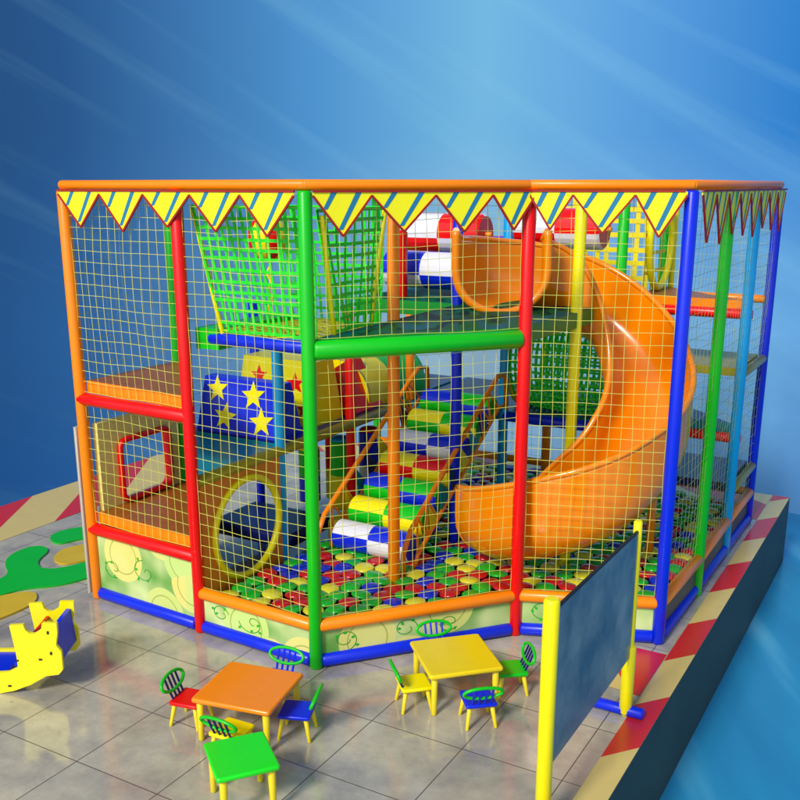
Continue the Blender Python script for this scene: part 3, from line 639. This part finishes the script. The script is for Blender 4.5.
# ---------------------------------------------------------------- tables and chairs
def table(c,w,d,rz,h,mt,label):
    e=empty('table',(c[0],c[1],0),label,'table')
    MB().box((0,0,h-.022),(w,d,.044),0,0,.014).build('tabletop',M[mt],e,local=True).location=(0,0,0)
    for sx in(-1,1):
        for sy in(-1,1): MB().bar((sx*(w/2-.05),sy*(d/2-.05),0),(sx*(w/2-.055),sy*(d/2-.055),h-.044),.024,12,r2=.03).build('leg',M['leg'],e,local=True).location=(0,0,0)
    e.rotation_euler.z=rz; return e
table((-1.255,7.2),.70,.68,R(-18.5),.40,'tableor','small orange topped table with yellow legs, nearer the left')
table((.49,7.76),.66,.68,R(14.5),.40,'tableye','small all yellow table between four chairs')
table((-1.16,6.2),.46,.5,R(22),.40,'tablegr','small bright green table at the bottom edge of the picture')
def chair(seat):
    e=empty('chair',(0,0,0),'x','chair')
    MB().box((0,0,.215),(.27,.27,.034),0,0,.011).build('seat',M[seat],e,local=True).location=(0,0,0)
    for sx in(-1,1):
        for sy in(-1,1): MB().bar((sx*.125,sy*.13,0),(sx*.095,sy*.095,.2),.015,10,r2=.021).build('leg',M['leg'],e,local=True).location=(0,0,0)
    cy,cz=-.165,.355; a=.165; b_=.066; ty,tz=-.35,.94
    def hp_(w): return Vector((a*math.cos(w),cy+b_*math.sin(w)*ty*1.3,cz+b_*math.sin(w)*tz))
    MB().sweep([hp_(2*PI*k/32) for k in range(32)],.0145,8,closed=True).build('back_hoop',M['green'],e,local=True).location=(0,0,0)
    for k in range(4):
        x=-.081+.054*k; w=math.acos(max(-1,min(1,x/a))); t=hp_(w); MB().sweep([(x*.95,-.115,.225),(x,cy+.01,cz-.04),t],.0105,6).build('spindle',M['navy' if seat!='blue' else 'blue'],e,local=True).location=(0,0,0)
    return e
protos={}
chairs=[('red',-1.77,7.31,-18.5-90,'red seated chair on the left side of the orange table'),('blue',-.85,7.12,-18.5+100,'blue seated chair on the right side of the orange table'),
 ('yellow',-1.34,6.82,-18.5-8,'yellow seated chair between the orange and the green tables'),('blue2',-1.07,7.66,-18.5+178,'chair with blue spindles behind the orange table'),
 ('yellow',.12,7.57,14-90,'yellow seated chair on the left side of the yellow table'),('green',.99,7.83,14+84,'green seated chair on the right side of the yellow table'),
 ('blue',.66,7.31,14-4,'blue seated chair in front of the yellow table'),('white',.36,8.2,14+180,'chair with green hoop behind the yellow table')]
for s,x,y,rz,lab in chairs:
    key={'blue2':'blue','white':'blue'}.get(s,s)
    if key not in protos: protos[key]=o=chair(key)
    else: o=copy_tree(protos[key])
    # local back is -y: rotate so that the back points away from the table
    o.location=(x,y,0); o.rotation_euler.z=R(rz); o['label']=lab; o['group']='small chairs round the tables'

# ---------------------------------------------------------------- mirror stand
Rb=Vector((1.937,7.407,0)); Lb=Vector((1.0,5.86,0)); dm=(Rb-Lb).normalized(); nm=Vector((dm.y,-dm.x,0))
ms=empty('mirror_stand',Rb*.5+Lb*.5,'free standing dark mirror panel held between two yellow posts','mirror')
MB().bar(Lb,Lb+Vector((0,0,1.78)),.056,16).build('post',M['yellow'],ms); MB().bar(Rb,Rb+Vector((0,0,1.77)),.036,16).build('post',M['yellow'],ms)
MB().bar(Rb+Vector((0,0,.02)),Rb+Vector((0,0,.66)),.056,16).build('post_sleeve',M['yellow'],ms)
p0=Lb+dm*.07;p1=Rb-dm*.045; mp=MB().prism([p0+Vector((0,0,.5)),p1+Vector((0,0,.57)),p1+Vector((0,0,1.68)),p0+Vector((0,0,1.68))],nm*.02).build('mirror_panel',M['mirror'],ms)
MB().sweep([p0+Vector((0,0,1.69))+nm*.01,p1+Vector((0,0,1.69))+nm*.01],.014,4).build('edge_strip',M['dark'],mp)
for bse in (Rb,Lb): 
    MB().bar(bse-P(.3,0)+Vector((0,0,.05)),bse+P(.16,0)+Vector((0,0,.05)),.05,14).build('foot',M['blue'],ms)

# ---------------------------------------------------------------- rocker toy
rk=empty('rocking_toy',(-3.9,8.0,0),'yellow double ended children\'s rocking seesaw with blue seat at the left edge','rocking toy')
outl=[(-3.40,.26),(-3.399,.32),(-3.403,.41),(-3.434,.668),(-3.312,.676),(-3.296,.621),(-3.263,.592),(-3.227,.586),(-3.182,.613),(-3.155,.636),(-3.145,.691),(-3.016,.691),(-3.019,.589),(-3.04,.479),(-2.999,.415),(-3.0,.24),(-3.041,.191),(-3.158,.175),(-3.3,.09),(-3.456,.03),(-3.609,.0)]
mid=-3.95; half=[(x-mid,z) for x,z in outl]
left=[(-x,z) for x,z in half][::-1]
poly=[(0,.20),(.3,.205),(.46,.215)]+half+left[:]+[(-.46,.215),(-.3,.205)]
# inner well arc handled by first points
def P2(x,z,y): return Vector((mid+x,y,z))
for y in (7.80,8.26):
    MB().prism([P2(x,z,y) for x,z in poly][::-1],(0,-.035,0)).build('side_panel',M['toy'],rk)
for sx in (1,-1):
    MB().prism([P2(sx*.84,.3,7.82),P2(sx*.93,.3,7.82),P2(sx*.90,.62,7.82),P2(sx*.86,.62,7.82)],(0,.4,0)).build('back_rest',M['blue'],rk)
    MB().prism([P2(sx*.5,.24,7.82),P2(sx*.84,.3,7.82),P2(sx*.84,.34,7.82),P2(sx*.5,.28,7.82)],(0,.4,0)).build('seat',M['blue'],rk)
    MB().bar(P2(sx*.68,.53,7.80),P2(sx*.68,.53,8.225),.02,10).build('handle',M['red'],rk)
    mb=MB()
    for x,z,w,h in ((.85,.6,.018,.03),(.86,.4,.018,.03),(.55,.33,.03,.016),(.76,.34,.03,.016),(.46,.08,.03,.016)): mb.prism([P2(sx*x-w/2,z-h/2,7.7645),P2(sx*x+w/2,z-h/2,7.7645),P2(sx*x+w/2,z+h/2,7.7645),P2(sx*x-w/2,z+h/2,7.7645)],(0,-.004,0))
    mb.build('slot',M['dark'],rk)
MB().prism([P2(-.42,.1,7.82),P2(.42,.1,7.82),P2(.42,.18,7.82),P2(-.42,.18,7.82)],(0,.4,0)).build('seat_base',M['blue'],rk)

# ---------------------------------------------------------------- floor mats on the left
CP=math.atan(265/965)
def gpx(px,py):
    x=(px-400)/965; v=-(py-450)/965; d=(x,math.cos(CP)+v*math.sin(CP),-math.sin(CP)+v*math.cos(CP)); t=-4.4/d[2]; return (d[0]*t,d[1]*t)
def smooth(pts,it=3):
    for _ in range(it):
        q=[]
        for i in range(len(pts)):
            a,b_=pts[i],pts[(i+1)%len(pts)]; q+=[(a[0]*.75+b_[0]*.25,a[1]*.75+b_[1]*.25),(a[0]*.25+b_[0]*.75,a[1]*.25+b_[1]*.75)]
        pts=q
    return pts
def fmat(pix,mt,label,z0=.003):
    pts=smooth([gpx(*p) for p in pix]); pts=pts if sum(pts[i-1][0]*pts[i][1]-pts[i][0]*pts[i-1][1] for i in range(len(pts)))>0 else pts[::-1]
    o=MB().prism([(x,y,z0) for x,y in pts],(0,0,.018)).build('floor_mat',M[mt]); tag(o,label,'mat','curved floor mats beside the play frame'); return o
fmat([(-40,612),(0,597),(22,590),(60,587),(92,578),(122,566),(118,556),(90,562),(60,570),(40,570),(37,562),(50,552),(44,547),(28,548),(10,556),(4,565),(10,576),(-10,584),(-40,594)],'matgreen','wavy green floor mat, largest, with a raised lobe')
fmat([(48,540),(56,533),(80,528),(104,527),(100,538),(80,540),(58,546)],'matgreen','small green floor mat by the striped border')
fmat([(52,560),(60,551),(80,546),(108,541),(108,556),(80,563),(60,566)],'matyellow','oval mustard floor mat between two green mats')
fmat([(-50,640),(-50,610),(-10,600),(10,595),(36,592),(38,602),(20,612),(0,620)],'matyellow','mustard floor mat behind the rocking toy')

# ---------------------------------------------------------------- light, camera
sun=bpy.data.lights.new('sun','SUN'); so=bpy.data.objects.new('sun',sun); COL.objects.link(so)
sun.energy=2.9; sun.angle=R(12); sun.color=(1,.965,.9)
EL=R(38); sd=Vector((-.55,-.84,0)).normalized(); sdir=Vector((sd.x*math.cos(EL),sd.y*math.cos(EL),math.sin(EL)))
so.rotation_euler=sdir.to_track_quat('Z','Y').to_euler(); so.location=(-3,-3,9)
wd=bpy.data.worlds.new('World'); sc.world=wd; wd.use_nodes=True; nt=wd.node_tree; sk=nt.nodes.new('ShaderNodeTexSky'); sk.sky_type='NISHITA'; sk.sun_disc=False
sk.sun_elevation=EL; sk.sun_rotation=math.atan2(sd.x,sd.y); nt.links.new(sk.outputs[0],nt.nodes['Background'].inputs[0]); nt.nodes['Background'].inputs[1].default_value=.15
cam=bpy.data.cameras.new('camera'); co=bpy.data.objects.new('camera',cam); COL.objects.link(co); sc.camera=co
co.location=(0,0,4.4); co.rotation_euler=(PI/2-CP,0,0); cam.sensor_width=36; cam.lens=965/800*36; cam.shift_y=50/800; cam.clip_end=200; cam.clip_start=.05
vs_=sc.view_settings; vs_.view_transform='Standard'; vs_.look='None'; vs_.exposure=.1; vs_.gamma=1
sc.cycles.max_bounces=8
